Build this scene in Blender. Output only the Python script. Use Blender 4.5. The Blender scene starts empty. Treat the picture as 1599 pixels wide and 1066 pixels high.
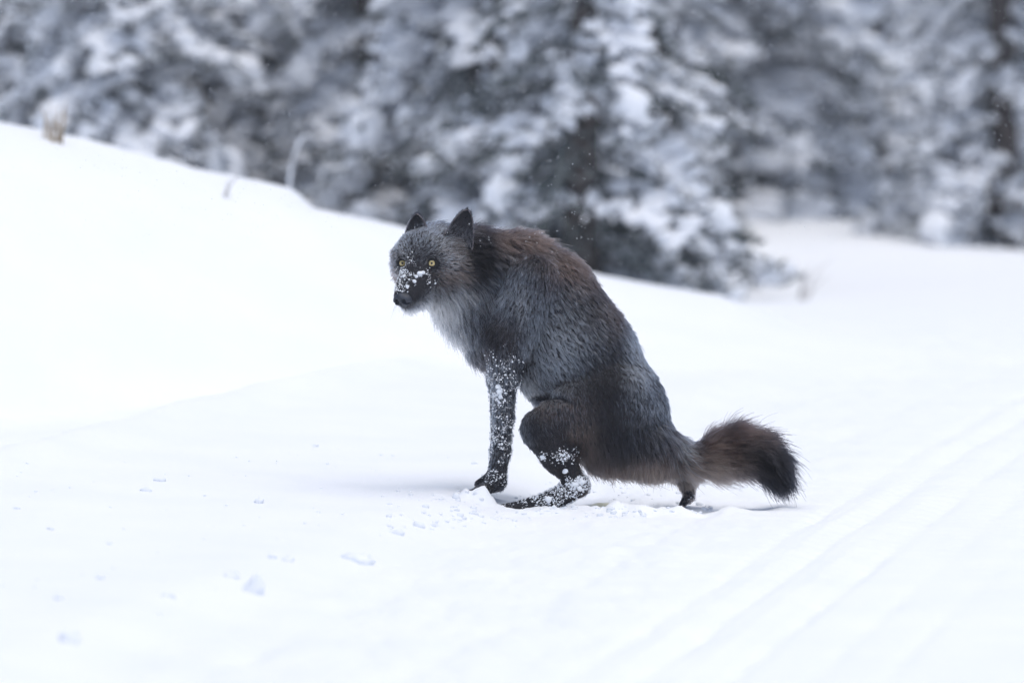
import bpy, bmesh, math
import numpy as np
from mathutils import Matrix, Vector, kdtree

# ------------------------------------------------------------------ camera, sky, sun, exposure
sc = bpy.context.scene
COL = sc.collection
CAM_H, FPX, DW = 1.5, 9400.0, 20.0           # camera height, focal length in photo pixels, distance to the wolf
CX, CY, HORIZON = 799.5, 533.0, 85.0
PITCH = math.atan((CY - HORIZON) / FPX)
cd = bpy.data.cameras.new('camera'); cam = bpy.data.objects.new('camera', cd); COL.objects.link(cam)
cam.location = (0, 0, CAM_H); cam.rotation_euler = (math.pi / 2 - PITCH, 0, 0)
cd.sensor_width = 36.0; cd.lens = FPX * 36.0 / 1599.0
cd.clip_start = 0.5; cd.clip_end = 1500
cd.dof.use_dof = True; cd.dof.focus_distance = DW - 0.05; cd.dof.aperture_fstop = 2.4
sc.camera = cam

SUN_EL, SUN_AZ = math.radians(77), math.radians(145)   # azimuth from +Y (view direction) towards +X
w = bpy.data.worlds.new('World'); sc.world = w; w.use_nodes = True
nt = w.node_tree; nt.nodes.clear()
sky = nt.nodes.new('ShaderNodeTexSky'); sky.sky_type = 'NISHITA'; sky.sun_disc = False
sky.sun_elevation = SUN_EL; sky.sun_rotation = SUN_AZ
sky.air_density = 0.8; sky.dust_density = 7.0; sky.ozone_density = 0.35; sky.altitude = 1500
bg = nt.nodes.new('ShaderNodeBackground'); bg.inputs['Strength'].default_value = 0.10
wo = nt.nodes.new('ShaderNodeOutputWorld')
nt.links.new(sky.outputs[0], bg.inputs[0]); nt.links.new(bg.outputs[0], wo.inputs[0])
sd = bpy.data.lights.new('sun', 'SUN'); sd.energy = 0.9; sd.angle = math.radians(80); sd.color = (1.0, 0.98, 0.86)
sun = bpy.data.objects.new('sun', sd); COL.objects.link(sun)
sdir = Vector((math.sin(SUN_AZ) * math.cos(SUN_EL), math.cos(SUN_AZ) * math.cos(SUN_EL), math.sin(SUN_EL)))
sun.rotation_euler = sdir.to_track_quat('Z', 'Y').to_euler(); sun.location = sdir * 60
vs = sc.view_settings
vs.view_transform = 'Standard'; vs.look = 'None'; vs.gamma = 1.0; vs.use_curve_mapping = False; vs.exposure = 0.90
sc.cycles.max_bounces = 8; sc.cycles.diffuse_bounces = 4; sc.cycles.transparent_max_bounces = 8
sc.cycles.use_denoising = True
try: sc.cycles.denoiser = 'OPENIMAGEDENOISE'
except Exception: pass
sc.cycles.sample_clamp_indirect = 6.0

rng = np.random.default_rng(7)

# ------------------------------------------------------------------ helpers
_cp, _sp = math.cos(PITCH), math.sin(PITCH)
def at(px, py, dist):
    """point of the line of sight through photo pixel (px, py) at distance dist (arrays allowed)"""
    a = (px - CX) / FPX; b = (CY - py) / FPX
    dy = _cp + b * _sp; dz = -_sp + b * _cp
    t = dist / dy
    return np.stack(np.broadcast_arrays(a * t, dist + 0 * t, CAM_H + dz * t), -1)
def W(p):
    """wolf modelling space (X right, Y down, D away; 470 units a metre) -> world"""
    p = np.asarray(p, float)
    return at(p[..., 0], p[..., 1], DW + p[..., 2] / 470.0)

_tab = np.random.default_rng(11).random((256, 256))
def vnoise(x, y):
    xi = np.floor(x).astype(int); yi = np.floor(y).astype(int); fx = x - xi; fy = y - yi
    fx = fx * fx * (3 - 2 * fx); fy = fy * fy * (3 - 2 * fy)
    a = _tab[xi & 255, yi & 255]; b = _tab[(xi + 1) & 255, yi & 255]
    c = _tab[xi & 255, (yi + 1) & 255]; d = _tab[(xi + 1) & 255, (yi + 1) & 255]
    return (a * (1 - fx) + b * fx) * (1 - fy) + (c * (1 - fx) + d * fx) * fy - 0.5
def fbm(x, y, o=4):
    s = 0; a = 1.0
    for i in range(o):
        s = s + a * vnoise(x * 2 ** i + 17.3 * i, y * 2 ** i + 9.1 * i); a *= 0.5
    return s
def sst(a, b, x):
    t = np.clip((x - a) / (b - a), 0, 1); return t * t * (3 - 2 * t)
def unit(v):
    return v / np.maximum(np.linalg.norm(v, axis=-1, keepdims=True), 1e-9)

def mat(name, col, rough=0.7, spec=0.3):
    m = bpy.data.materials.new(name); m.use_nodes = True
    b = m.node_tree.nodes['Principled BSDF']
    b.inputs['Base Color'].default_value = (*col, 1); b.inputs['Roughness'].default_value = rough
    b.inputs['Specular IOR Level'].default_value = spec
    return m
def N(m, t): return m.node_tree.nodes.new(t)
def L(m, a, b): m.node_tree.links.new(a, b)
def noise_colour(m, scale, c1, c2, lo=0.35, hi=0.65, bump=0.0, bscale=None, bdist=0.01):
    b = m.node_tree.nodes['Principled BSDF']
    tc = N(m, 'ShaderNodeTexCoord'); n = N(m, 'ShaderNodeTexNoise'); n.inputs['Scale'].default_value = scale; n.inputs['Detail'].default_value = 5
    r = N(m, 'ShaderNodeValToRGB'); r.color_ramp.elements[0].position = lo; r.color_ramp.elements[1].position = hi
    r.color_ramp.elements[0].color = (*c1, 1); r.color_ramp.elements[1].color = (*c2, 1)
    L(m, tc.outputs['Object'], n.inputs['Vector']); L(m, n.outputs['Fac'], r.inputs[0]); L(m, r.outputs[0], b.inputs['Base Color'])
    if bump:
        n2 = N(m, 'ShaderNodeTexNoise'); n2.inputs['Scale'].default_value = bscale; n2.inputs['Detail'].default_value = 6
        bp = N(m, 'ShaderNodeBump'); bp.inputs['Strength'].default_value = bump; bp.inputs['Distance'].default_value = bdist
        L(m, tc.outputs['Object'], n2.inputs['Vector']); L(m, n2.outputs['Fac'], bp.inputs['Height']); L(m, bp.outputs[0], b.inputs['Normal'])
    return m

def mesh(name, v, f, m=None, smooth=True):
    me = bpy.data.meshes.new(name)
    v = np.asarray(v, np.float32)
    if isinstance(f, np.ndarray):
        k = f.shape[1]
        me.vertices.add(len(v)); me.vertices.foreach_set('co', v.ravel())
        me.loops.add(f.size); me.loops.foreach_set('vertex_index', f.astype(np.int32).ravel())
        me.polygons.add(len(f)); me.polygons.foreach_set('loop_start', np.arange(0, f.size, k, dtype=np.int32))
        me.polygons.foreach_set('loop_total', np.full(len(f), k, np.int32))
        me.update(calc_edges=True); me.validate()
    else:
        me.from_pydata([tuple(p) for p in v], [], [tuple(q) for q in f])
    if smooth: me.polygons.foreach_set('use_smooth', [True] * len(me.polygons))
    if m: me.materials.append(m)
    me.update()
    return me
def obj(name, me, parent=None, loc=None):
    o = bpy.data.objects.new(name, me); COL.objects.link(o)
    if parent: o.parent = parent
    if loc is not None: o.location = loc
    return o
def empty(name, loc, label=None, cat=None, group=None, rz=0.0):
    o = bpy.data.objects.new(name, None); COL.objects.link(o); o.location = loc; o.rotation_euler.z = rz
    return tag(o, label, cat, group)
def tag(o, label=None, cat=None, group=None, kind=None):
    for k, x in (('label', label), ('category', cat), ('group', group), ('kind', kind)):
        if x: o[k] = x
    return o

def ico(sub):
    bm = bmesh.new(); bmesh.ops.create_icosphere(bm, subdivisions=sub, radius=1.0)
    bm.verts.ensure_lookup_table()
    v = np.array([q.co[:] for q in bm.verts]); f = np.array([[q.index for q in t.verts] for t in bm.faces]); bm.free()
    return v, f
ICO1, ICO2, ICO3 = ico(1), ico(2), ico(3)
def lump(base, r, rough=0.3, seed=0, blocky=0.0):
    """an uneven lump: base icosphere pushed in and out, optionally faceted"""
    g = np.random.default_rng(seed); v, f = base; v = v.copy()
    d = np.zeros(len(v))
    for i in range(5):
        k = g.normal(size=3) * (1.4 + i * 0.9); d += math.pow(0.65, i) * np.sin(v @ k + g.random() * 6.28)
    v = v * (1 + rough * 0.5 * d)[:, None]
    if blocky:
        for i in range(7):
            n = unit(g.normal(size=3)); h = 0.62 + 0.25 * g.random()
            s = v @ n; v = v - np.where(s > h, (s - h), 0)[:, None] * n * blocky
    return v * np.asarray(r), f
class Acc:
    def __init__(s): s.v = []; s.f = []; s.n = 0
    def add(s, v, f):
        s.v.append(v); s.f.append(np.asarray(f) + s.n); s.n += len(v)
    def get(s): return np.concatenate(s.v), np.concatenate(s.f)
def rotz(v, a):
    c, s_ = math.cos(a), math.sin(a); v = v.copy(); x = v[:, 0] * c - v[:, 1] * s_; v[:, 1] = v[:, 0] * s_ + v[:, 1] * c; v[:, 0] = x; return v
def tube(P, R, n=8, caps=True):
    P = np.asarray(P, float); R = np.asarray(R, float)
    T = unit(np.gradient(P, axis=0)); up = np.array([0.13, 0.31, 0.94])
    A = unit(np.cross(T, up)); B = np.cross(T, A)
    th = np.linspace(0, 2 * np.pi, n, endpoint=False)
    v = P[:, None] + R[:, None, None] * (A[:, None] * np.cos(th)[None, :, None] + B[:, None] * np.sin(th)[None, :, None])
    i = np.arange(len(P) - 1)[:, None] * n; j = np.arange(n)[None]; k = (j + 1) % n
    a, b, c, d = i + j, i + k, i + n + k, i + n + j
    f = np.concatenate([np.stack([a, b, c], -1).reshape(-1, 3), np.stack([a, c, d], -1).reshape(-1, 3)])
    v = v.reshape(-1, 3)
    if caps:
        e0, e1 = len(v), len(v) + 1; v = np.concatenate([v, P[:1], P[-1:]]); m = (len(P) - 1) * n
        jj = np.arange(n); kk = (jj + 1) % n
        f = np.concatenate([f, np.stack([kk, jj, jj * 0 + e0], -1), np.stack([m + jj, m + kk, jj * 0 + e1], -1)])
    return v, f

# ------------------------------------------------------------------ the ground: snow road, berm, lower track and bank in one sheet
SIL = np.array([(-900, 60), (-400, 110), (0, 188), (150, 220), (330, 272), (420, 291), (458, 301), (484, 330), (560, 347), (620, 361), (800, 408), (945, 445), (1060, 468), (1150, 483), (1290, 545)], float)
def ridge_y(x): return np.clip(29.3 + 0.55 * x, 26, 31.2)
_sx = np.array([(p[0] - CX) / FPX * 29.2 for p in SIL])
_sz = np.array([CAM_H - (p[1] - 5 - HORIZON) / FPX * ridge_y(x) for p, x in zip(SIL, _sx)])
def ridge_z(x, t=1.0):
    s_ = np.clip(sum(np.interp(x + q, _sx, _sz) for q in np.linspace(-1.1, 1.1, 12)) / 12, 0.0, 2.2)
    return s_ + (np.clip(np.interp(x, _sx, _sz), 0.0, 2.2) - s_) * t ** 10
def road_u(x, y):
    yy = y - 20.0
    return (x - 0.05) - 0.165 * yy - 0.003 * np.clip(yy, 0, 14) ** 2
def ground_z(x, y, fine=True):
    x = np.asarray(x, float); y = np.asarray(y, float)
    u = road_u(x, y); n1 = fbm(x * 0.9, y * 0.35, 3)
    un = u + 0.10 * n1 + 0.07 * fbm(x * 4 + 5, y * 1.2, 4)
    z = 0.06 * (1 - sst(-0.34, -0.02, un))                          # berm where the front paw stands
    z = z + 0.07 * (1 - sst(-1.9, -0.5, un))
    z = z - 0.21 * (1 - sst(-2.10, -1.88, un)) + 0.05 * np.exp(-((un + 1.78) / 0.13) ** 2)   # sharp drop to the lower track
    z = z + 0.0 * un - 0.09 * (1 - sst(-3.4, -2.15, un))
    yb = 25.0 + np.clip((x + 2.2) * 1.7, -2, 6); yr = ridge_y(x); h_ = np.clip(0.5 + 0.5 * (yr - 2.4 - yb) / 2.5, 0, 1); yb = yb * h_ + (yr - 2.4) * (1 - h_) - 2.5 * h_ * (1 - h_); yr = yr + 0.15 * fbm(x * 1.7, y * 0 + 3, 2); t = np.clip((y - yb) / np.maximum(yr - yb, 1.5), 0, 1); zr = ridge_z(x, np.where(y < yr, t, 1.0))
    bank = np.where(y < yr, zr * (0.5 * (1.5 * t - 0.5 * t ** 3) + 0.5 * t * t * (3 - 2 * t)), zr * (1 - sst(0.0, 8.0, y - yr)))
    bank = bank * sst(-0.2, 0.8, y - yb + 0.8)
    far = sst(25, 33, y)
    z = z * (1 - far) ; z = np.maximum(z, np.maximum(z, 0) * 0.2 + bank)
    z = z + 0.012 * n1 * (1 - 0.5 * far) + far * 0.035 * fbm(x * 0.25, y * 0.25, 3)
    z = z + 0.17 * np.exp(-((x - 2.3) / 1.3) ** 2) * sst(40, 49, y)
    # ground beyond the frame rolls gently
    z = z + 1.2 * sst(60, 200, np.abs(y)) * (0.4 + fbm(x * 0.02, y * 0.02, 2)) * (y > 0)
    if fine:
        near = 1 - sst(31, 36, y)
        road = sst(-0.3, 0.1, un)
        z = z + near * (0.006 * fbm(x * 7, y * 3.5, 4) + 0.017 * road * fbm(x * 11, y * 4, 3) * (1 - sst(0.75, 1.1, u)))
        # sled grooves running along the road, and the fine cross ripples of the packed surface
        for c, wd, dep in ((0.62, .05, .008), (1.02, .028, .012), (1.11, .022, -.008), (1.19, .026, .016), (1.29, .03, -.008), (1.40, .028, .014), (1.60, .03, .006), (1.77, .026, .006), (2.35, .06, .006), (0.12, .06, .008)):
            z = z - near * 1.1 * dep * (0.6 + 1.2 * np.clip(fbm(x * 4, y * 2.2, 3) + 0.35, 0, 1)) * np.exp(-((u - c + 0.02 * fbm(y * 0.7, c + 0 * x, 2)) / wd) ** 2) * (0.75 + 0.6 * fbm(x, y * 1.3, 2))
        rip = np.sin((y * 0.98 + x * 0.25) * 2 * np.pi / 0.16 + 2.0 * fbm(x * 1.5, y * 1.5, 2))
        z = z + near * 0.0048 * rip * sst(0.6, 1.0, u + 0.3 * fbm(x, y, 2)) * (0.55 + 0.9 * np.clip(fbm(x * 0.8 + 3, y * 0.5, 2) + 0.3, 0, 1))
        # left lower track is rough
        z = z + near * 0.032 * fbm(x * 6 + 3, y * 2.2, 4) * (1 - sst(-2.1, -1.9, un)) * (1 - sst(24.5, 27, y))
        # the snow packed under each foot
        for fx, fy, fz in ((-0.085, 19.87, 0.050), (0.03, 19.84, -0.006), (0.16, 19.86, 0.004), (0.57, 20.03, 0.006)):
            k_ = np.exp(-((x - fx) / 0.10) ** 4 - ((y - fy) / 0.10) ** 4); z = z * (1 - k_) + fz * k_
        # trampled snow round the feet and the hollow below the wolf
        tr = np.exp(-((x - 0.22) / 0.42) ** 4 - ((y - 19.98) / 0.30) ** 4)
        z = z + tr * 0.030 * np.abs(fbm(x * 9 + 2, y * 5, 4)) + tr * 0.010 * fbm(x * 30, y * 16, 3)
        z = z - 0.035 * np.exp(-((x - 0.33) / 0.30) ** 2 - ((y - 20.02) / 0.13) ** 2)
        z = z + 0.022 * np.exp(-((x - 0.35) / 0.38) ** 4 - ((y - 19.72) / 0.07) ** 2) * (1 + 1.6 * fbm(x * 14, y * 9, 3))
        z = z + 0.020 * np.exp(-((x + 0.09) / 0.11) ** 2 - ((y - 19.77) / 0.04) ** 2) * (1 + 2.6 * fbm(x * 24, y * 14, 3))
        z = z + 0.006 * np.exp(-((x - 0.02) / 0.10) ** 2 - ((y - 19.70) / 0.05) ** 2) * (1 + 1.5 * fbm(x * 16, y * 9, 3))
    return z
def ground_at(px, py):
    """where the line of sight through a photo pixel meets the ground"""
    d = np.linspace(14, 32, 900); p = at(px, py, d); below = p[:, 2] <= ground_z(p[:, 0], p[:, 1])
    i = int(np.argmax(below)) if below.any() else 300
    return p[i]
def axis(*segs):
    out = []
    for a, b, s in segs:
        out += list(np.linspace(a, b, max(2, int(round((b - a) / s))), endpoint=False))
    return np.array(out + [segs[-1][1]])
gx = axis((-220, -40, 20), (-40, -8, 2), (-8, -3.2, 0.15), (-3.2, -0.45, 0.024), (-0.45, 1.15, 0.010), (1.15, 3.4, 0.022), (3.4, 9, 0.15), (9, 40, 2), (40, 220, 20))
gy = axis((-60, 0, 6), (0, 12.5, 0.6), (12.5, 19.3, 0.030), (19.3, 20.6, 0.012), (20.6, 27, 0.035), (27, 32, 0.06), (32, 60, 0.4), (60, 260, 10))
GX, GY = np.meshgrid(gx, gy, indexing='ij')
GZ = ground_z(GX, GY)
nx_, ny_ = GX.shape
idx = np.arange(nx_ * ny_).reshape(nx_, ny_)
gf = np.stack([idx[:-1, :-1], idx[1:, :-1], idx[1:, 1:], idx[:-1, 1:]], -1).reshape(-1, 4)
m_snow = mat('snow', (0.86, 0.885, 0.92), 0.75, 0.25)
noise_colour(m_snow, 3.0, (0.85, 0.875, 0.91), (0.88, 0.90, 0.93), bump=0.35, bscale=55.0, bdist=0.006)
m_ground = mat('snow_ground', (0.86, 0.885, 0.92), 0.75, 0.25)
noise_colour(m_ground, 2.0, (0.85, 0.875, 0.91), (0.88, 0.90, 0.93), bump=0.6, bscale=40.0, bdist=0.006)
# a small yellow stain in the trampled snow
b_ = m_ground.node_tree.nodes['Principled BSDF']
geo = N(m_ground, 'ShaderNodeNewGeometry'); vm = N(m_ground, 'ShaderNodeVectorMath'); vm.operation = 'DISTANCE'
st = ground_at(945, 790); vm.inputs[1].default_value = tuple(st)
mp = N(m_ground, 'ShaderNodeMapRange'); mp.inputs[1].default_value = 0.025; mp.inputs[2].default_value = 0.08; mp.inputs[3].default_value = 0.45; mp.inputs[4].default_value = 0.0
mx = N(m_ground, 'ShaderNodeMix'); mx.data_type = 'RGBA'; mx.inputs['B'].default_value = (0.72, 0.62, 0.16, 1)
src = b_.inputs['Base Color'].links[0].from_socket
L(m_ground, geo.outputs['Position'], vm.inputs[0]); L(m_ground, vm.outputs['Value'], mp.inputs[0]); L(m_ground, mp.outputs[0], mx.inputs['Factor'])
L(m_ground, src, mx.inputs['A']); L(m_ground, mx.outputs['Result'], b_.inputs['Base Color'])
tag(obj('snow_ground', mesh('snow_ground', np.stack([GX, GY, GZ], -1).reshape(-1, 3), gf, m_ground)), kind='structure')

# ------------------------------------------------------------------ conifers
m_need = mat('needles', (0.040, 0.052, 0.048), 0.75, 0.2); noise_colour(m_need, 3.0, (0.060, 0.078, 0.080), (0.17, 0.19, 0.195))
m_bark = mat('bark', (0.07, 0.055, 0.05), 0.9, 0.1); noise_colour(m_bark, 14.0, (0.06, 0.052, 0.05), (0.16, 0.14, 0.13), bump=0.6, bscale=40, bdist=0.01)
m_tsnow = mat('branch_snow', (0.83, 0.86, 0.90), 0.8, 0.2); noise_colour(m_tsnow, 6.0, (0.80, 0.83, 0.88), (0.86, 0.88, 0.92))
def needles(p, d, n, ln, wd, g):
    """n narrow needle sprays round the twig p -> p + d"""
    t = g.random(n); base = p + d * t[:, None]; dn = unit(d[None])[0]
    r = g.normal(size=(n, 3)); r = unit(r - (r @ dn)[:, None] * dn)
    tip = base + (dn * 0.75 + r * (0.35 + 0.35 * g.random((n, 1)))) * (ln * (0.7 + 0.6 * g.random((n, 1))))
    side = unit(np.cross(tip - base, g.normal(size=(n, 3)))) * wd * 0.5
    v = np.stack([base - side, base + side, tip], 1).reshape(-1, 3)
    return v, np.arange(n * 3).reshape(n, 3)
def make_bough(seed, droop):
    g = np.random.default_rng(seed)
    nd, sn = Acc(), Acc()
    def stem(x): return np.stack([x, 0.05 * np.sin(x * 5 + seed), 0.06 * x - droop * x ** 1.8], -1)
    xs = np.linspace(0, 1, 7); nd.add(*tube(stem(xs), 0.016 * (1 - xs) + 0.004, 4, False))
    for i in range(19):
        x = 0.12 + 0.86 * (i + 0.5 * g.random()) / 19; s = 1 if i % 2 else -1
        p = stem(np.array([x]))[0]; ln = (1 - x) * 0.48 + 0.12
        d = np.array([0.75, s * 0.75, -0.10 - 0.4 * droop * x - 0.12 * g.random()]) * ln * (0.8 + 0.4 * g.random())
        nd.add(*needles(p, d, 13, 0.075, 0.023, g))
        sn.add(*needles(p + (0, 0, 0.015), d, 8, 0.07, 0.032, g))
        if g.random() < 0.7:
            c = p + d * (0.35 + 0.3 * g.random()) + (0, 0, 0.02)
            v, f = lump(ICO2, (ln * 0.26 + 0.03, 0.035 + 0.04 * g.random(), 0.025 + 0.025 * g.random()), 0.35, int(g.integers(1e6)))
            sn.add(rotz(v, s * 0.78) + c, f)
    nd.add(*needles(stem(np.array([0.1]))[0], stem(np.array([1.0]))[0] - stem(np.array([0.1]))[0], 34, 0.08, 0.026, g))
    for i in range(6):
        x = 0.25 + 0.75 * g.random()
        v, f = lump(ICO2, (0.07 + 0.08 * g.random() ** 2, 0.035 + 0.04 * g.random(), 0.025 + 0.03 * g.random()), 0.35, int(g.integers(1e6)))
        sn.add(v + stem(np.array([x]))[0] + (0, 0, 0.03), f)
    if g.random() < 0.45:                                                 # a heavy pillow near the tip
        x = 0.72 + 0.2 * g.random(); v, f = lump(ICO2, (0.13 + 0.08 * g.random(), 0.11 + 0.05 * g.random(), 0.08 + 0.05 * g.random()), 0.3, int(g.integers(1e6))); sn.add(v + stem(np.array([x]))[0] + (0, 0, 0.05), f)
    return nd.get(), sn.get()
BV = [make_bough(100 + i, dr) for i, dr in enumerate((0.25, 0.45, 0.6, 0.85, 0.5, 1.0, 0.35, 0.7))]
BM = [(mesh('bough', *a, m_need, False), mesh('snow_load', *b, m_tsnow)) for a, b in BV]
def tree_rings(H, R, g, low=0.15, step=0.24):
    h = low; k = 0
    while h < H - 0.25:
        fr = h / H; Lb = R * 1.12 * (1 - fr) ** 1.05 * (0.8 + 0.35 * g.random()) + 0.15
        n = 5 if fr < 0.6 else 4; a0 = g.random() * 6.28
        for i in range(n):
            yield h + 0.08 * g.normal(), a0 + 6.283 * i / n + 0.35 * g.normal(), Lb * (0.75 + 0.45 * g.random()), int(g.integers(len(BV)))
        h += step * (0.8 + 0.4 * g.random()) * (1 if h < 2.6 else 1.5)
def trunk_mesh(H, r, g):
    z = np.linspace(-0.3, H, 9); P = np.stack([0.03 * H * 0.2 * np.sin(z * 0.7 + g.random() * 6), 0.02 * np.cos(z), z], -1)
    return mesh('trunk', *tube(P, r * (1 - np.clip(z, 0, H) / H) ** 0.8 + 0.012, 10), m_bark)
def bough_tree(px, dist, H, R, seed, label, low=0.15, step=0.22, group=None, load=0.88):
    g = np.random.default_rng(seed)
    x = (px - CX) / FPX * dist; z = float(ground_z(x, dist, False))
    root = empty('conifer_tree', (x, dist, z), label, 'tree', group)
    obj('trunk', trunk_mesh(H, 0.05 + 0.012 * H, g), root)
    for h, a, Lb, k in tree_rings(H, R, g, low, step):
        b = obj('bough', BM[k][0], root, (0, 0, h)); b.rotation_euler = (0.28 * g.normal(), 0.10 + 0.18 * g.normal() - (0.25 if h > 0.6 * H else 0), a); b.scale = (Lb, Lb, Lb)
        if g.random() < load: tag(obj('snow_load', BM[k][1], b), kind='stuff')
    return root
GRP = 'snow covered conifers along the clearing'
bough_tree(915, 36.6, 4.7, 0.82, 21, 'large snow covered conifer right behind the back of the wolf', 0.05, 0.18, GRP, 0.55)
bough_tree(1035, 38.6, 4.3, 0.52, 22, 'green grey conifer at the right end of the near trees, boughs touching the snow', 0.05, 0.18, GRP, 0.45)
bough_tree(760, 38.0, 5.0, 1.05, 23, 'broad snowy conifer standing above the ears and neck of the wolf', 0.1, 0.22, GRP)
bough_tree(575, 40.0, 5.0, 1.05, 24, 'snowy conifer behind the foot of the snow bank, left of the head of the wolf', 0.1, 0.22, GRP)
bough_tree(400, 42.0, 4.7, 0.95, 25, 'conifer with large round snow pillows behind the notch in the snow bank', 0.15, 0.19, GRP, 1.0)
bough_tree(190, 38.5, 4.3, 0.95, 26, 'snow heavy conifer above the snow bank right of the dry grass tuft', 0.15, 0.18, GRP, 1.0)
bough_tree(10, 40.0, 4.7, 0.95, 27, 'snow heavy conifer at the far left edge above the bank', 0.15, 0.18, GRP, 1.0)
bough_tree(300, 41.5, 4.7, 0.95, 31, 'snow dusted conifer between the snow heavy left trees and the bank notch', 0.15, 0.18, GRP, 1.0)
bough_tree(490, 44.5, 5.0, 1.0, 32, 'grey snow dusted conifer rising behind the bent sapling', 0.3, 0.22, GRP)
bough_tree(860, 40.5, 5.0, 0.9, 33, 'snow laden conifer rising over the mane of the wolf between two nearer trees', 0.1, 0.22, GRP)
bough_tree(1490, 57.0, 6.0, 0.8, 34, 'shaded conifer in the dark gap right of the slender snowy one', 0.2, 0.24, GRP)
bough_tree(1245, 60.0, 6.4, 1.1, 28, 'bluish shaded conifer beyond the clearing, just right of the near trees', 0.2, 0.25, GRP)
bough_tree(1375, 51.5, 5.6, 0.72, 29, 'slender conifer thick with snow in the middle of the far side of the clearing', 0.1, 0.22, GRP)
bough_tree(1560, 46.0, 5.6, 0.72, 30, 'narrow conifer at the right edge beyond the clearing', 0.15, 0.18, GRP, 1.0)
# the wood behind them: three crowns shared by many trees
def crown_variant(seed, H, R):
    g = np.random.default_rng(seed); nd, sn = Acc(), Acc()
    for h, a, Lb, k in tree_rings(H, R, g, 0.35, 0.36):
        for src_, dst in zip(BV[k], (nd, sn)):
            dst.add(rotz(src_[0] * Lb, a) + (0, 0, h), src_[1])
    return mesh('crown', *nd.get(), m_need, False), mesh('crown_snow', *sn.get(), m_tsnow), trunk_mesh(H, 0.15, g)
CV = [crown_variant(61, 9.0, 1.5), crown_variant(62, 8.0, 1.3), crown_variant(63, 10.0, 1.6)]
g = np.random.default_rng(5)
k = 0
for row, (d0, n) in enumerate(((61, 13), (66, 13), (72, 12))):
    for i in range(n):
        d = d0 + 1.2 * g.normal(); px = -150 + 1900 * (i + 0.5 + 0.3 * g.normal()) / n + row * 40
        if row == 0 and px < 1150: d -= 12.0
        x = (px - CX) / FPX * d; z = float(ground_z(x, d, False))
        root = empty('conifer_tree', (x, d, z), 'snow dusted conifer in the blurred wood behind the clearing trees', 'tree', 'conifers of the wood behind')
        root.rotation_euler.z = g.random() * 6.28; cv = CV[k % 3]; k += 1
        obj('trunk', cv[2], root); c = obj('crown', cv[0], root); tag(obj('snow_load', cv[1], c), kind='stuff'); tag(c, kind='stuff')

# dry grass tuft on the ridge, bent sapling, bare twigs
m_straw = mat('straw', (0.42, 0.33, 0.22), 0.9, 0.1); noise_colour(m_straw, 9, (0.30, 0.22, 0.14), (0.50, 0.42, 0.30))
m_twig = mat('twig', (0.16, 0.13, 0.12), 0.9, 0.1); noise_colour(m_twig, 12, (0.10, 0.08, 0.07), (0.22, 0.18, 0.16))
def stalks(name, px, dist, n, h, spread, lean, rad, m, label, cat, seed):
    g = np.random.default_rng(seed); x = (px - CX) / FPX * dist; z = float(ground_z(x, dist, False))
    root = empty(name, (x, dist, z - 0.02), label, cat)
    for i in range(n):
        t = np.linspace(0, 1, 6)[:, None]; hh = h * (0.6 + 0.5 * g.random())
        o = np.array([lean + spread * g.normal(), spread * g.normal(), 1.0]); b = np.array([0.25 * g.normal() + lean, 0.2 * g.normal(), -0.1])
        P = np.array([0.02 * g.normal(), 0.02 * g.normal(), 0]) + o * t * hh + b * t ** 2 * hh
        obj('stalk', mesh('stalk', *tube(P, rad * (1 - 0.7 * t[:, 0]), 5), m), root)
    return root
stalks('dry_grass', 84, float(ridge_y(np.array(-2.2))) - 0.25, 18, 0.20, 0.06, 0.05, 0.0045, m_straw, 'pale straw coloured dry grass tuft on top of the snow bank', 'grass', 3)
stalks('bare_twig', 352, float(ridge_y(np.array(-1.35))) - 0.5, 5, 0.12, 0.12, 0.05, 0.002, m_twig, 'thin dark bare twigs poking out of the snow bank ridge', 'twig', 4)
stalks('bare_twig', 1252, 36.5, 7, 0.30, 0.12, 0.08, 0.003, m_twig, 'sparse dead twigs standing in the snow of the clearing', 'twig', 6)
def bent_sapling():
    d = 34.0; x = (447 - CX) / FPX * d; z = float(ground_z(x, d, False))
    root = empty('bent_sapling', (x, d, z), 'young sapling bent over under a coat of snow behind the bank notch', 'sapling')
    top = CAM_H - (215 - HORIZON) / FPX * d - z
    t = np.linspace(0, 1, 14); P = np.stack([0.20 * t ** 2 - 0.05 * t, 0 * t, top * np.sin(t * 1.75)], -1)
    obj('stem', mesh('stem', *tube(P, 0.008 * (1 - 0.6 * t), 6), m_bark), root)
    obj('snow_load', mesh('snow_load', *tube(P[4:] + (0.004, 0, 0.012), 0.008 + 0.003 * np.sin(t[4:] * 19), 8), m_tsnow), root)
bent_sapling()

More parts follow.
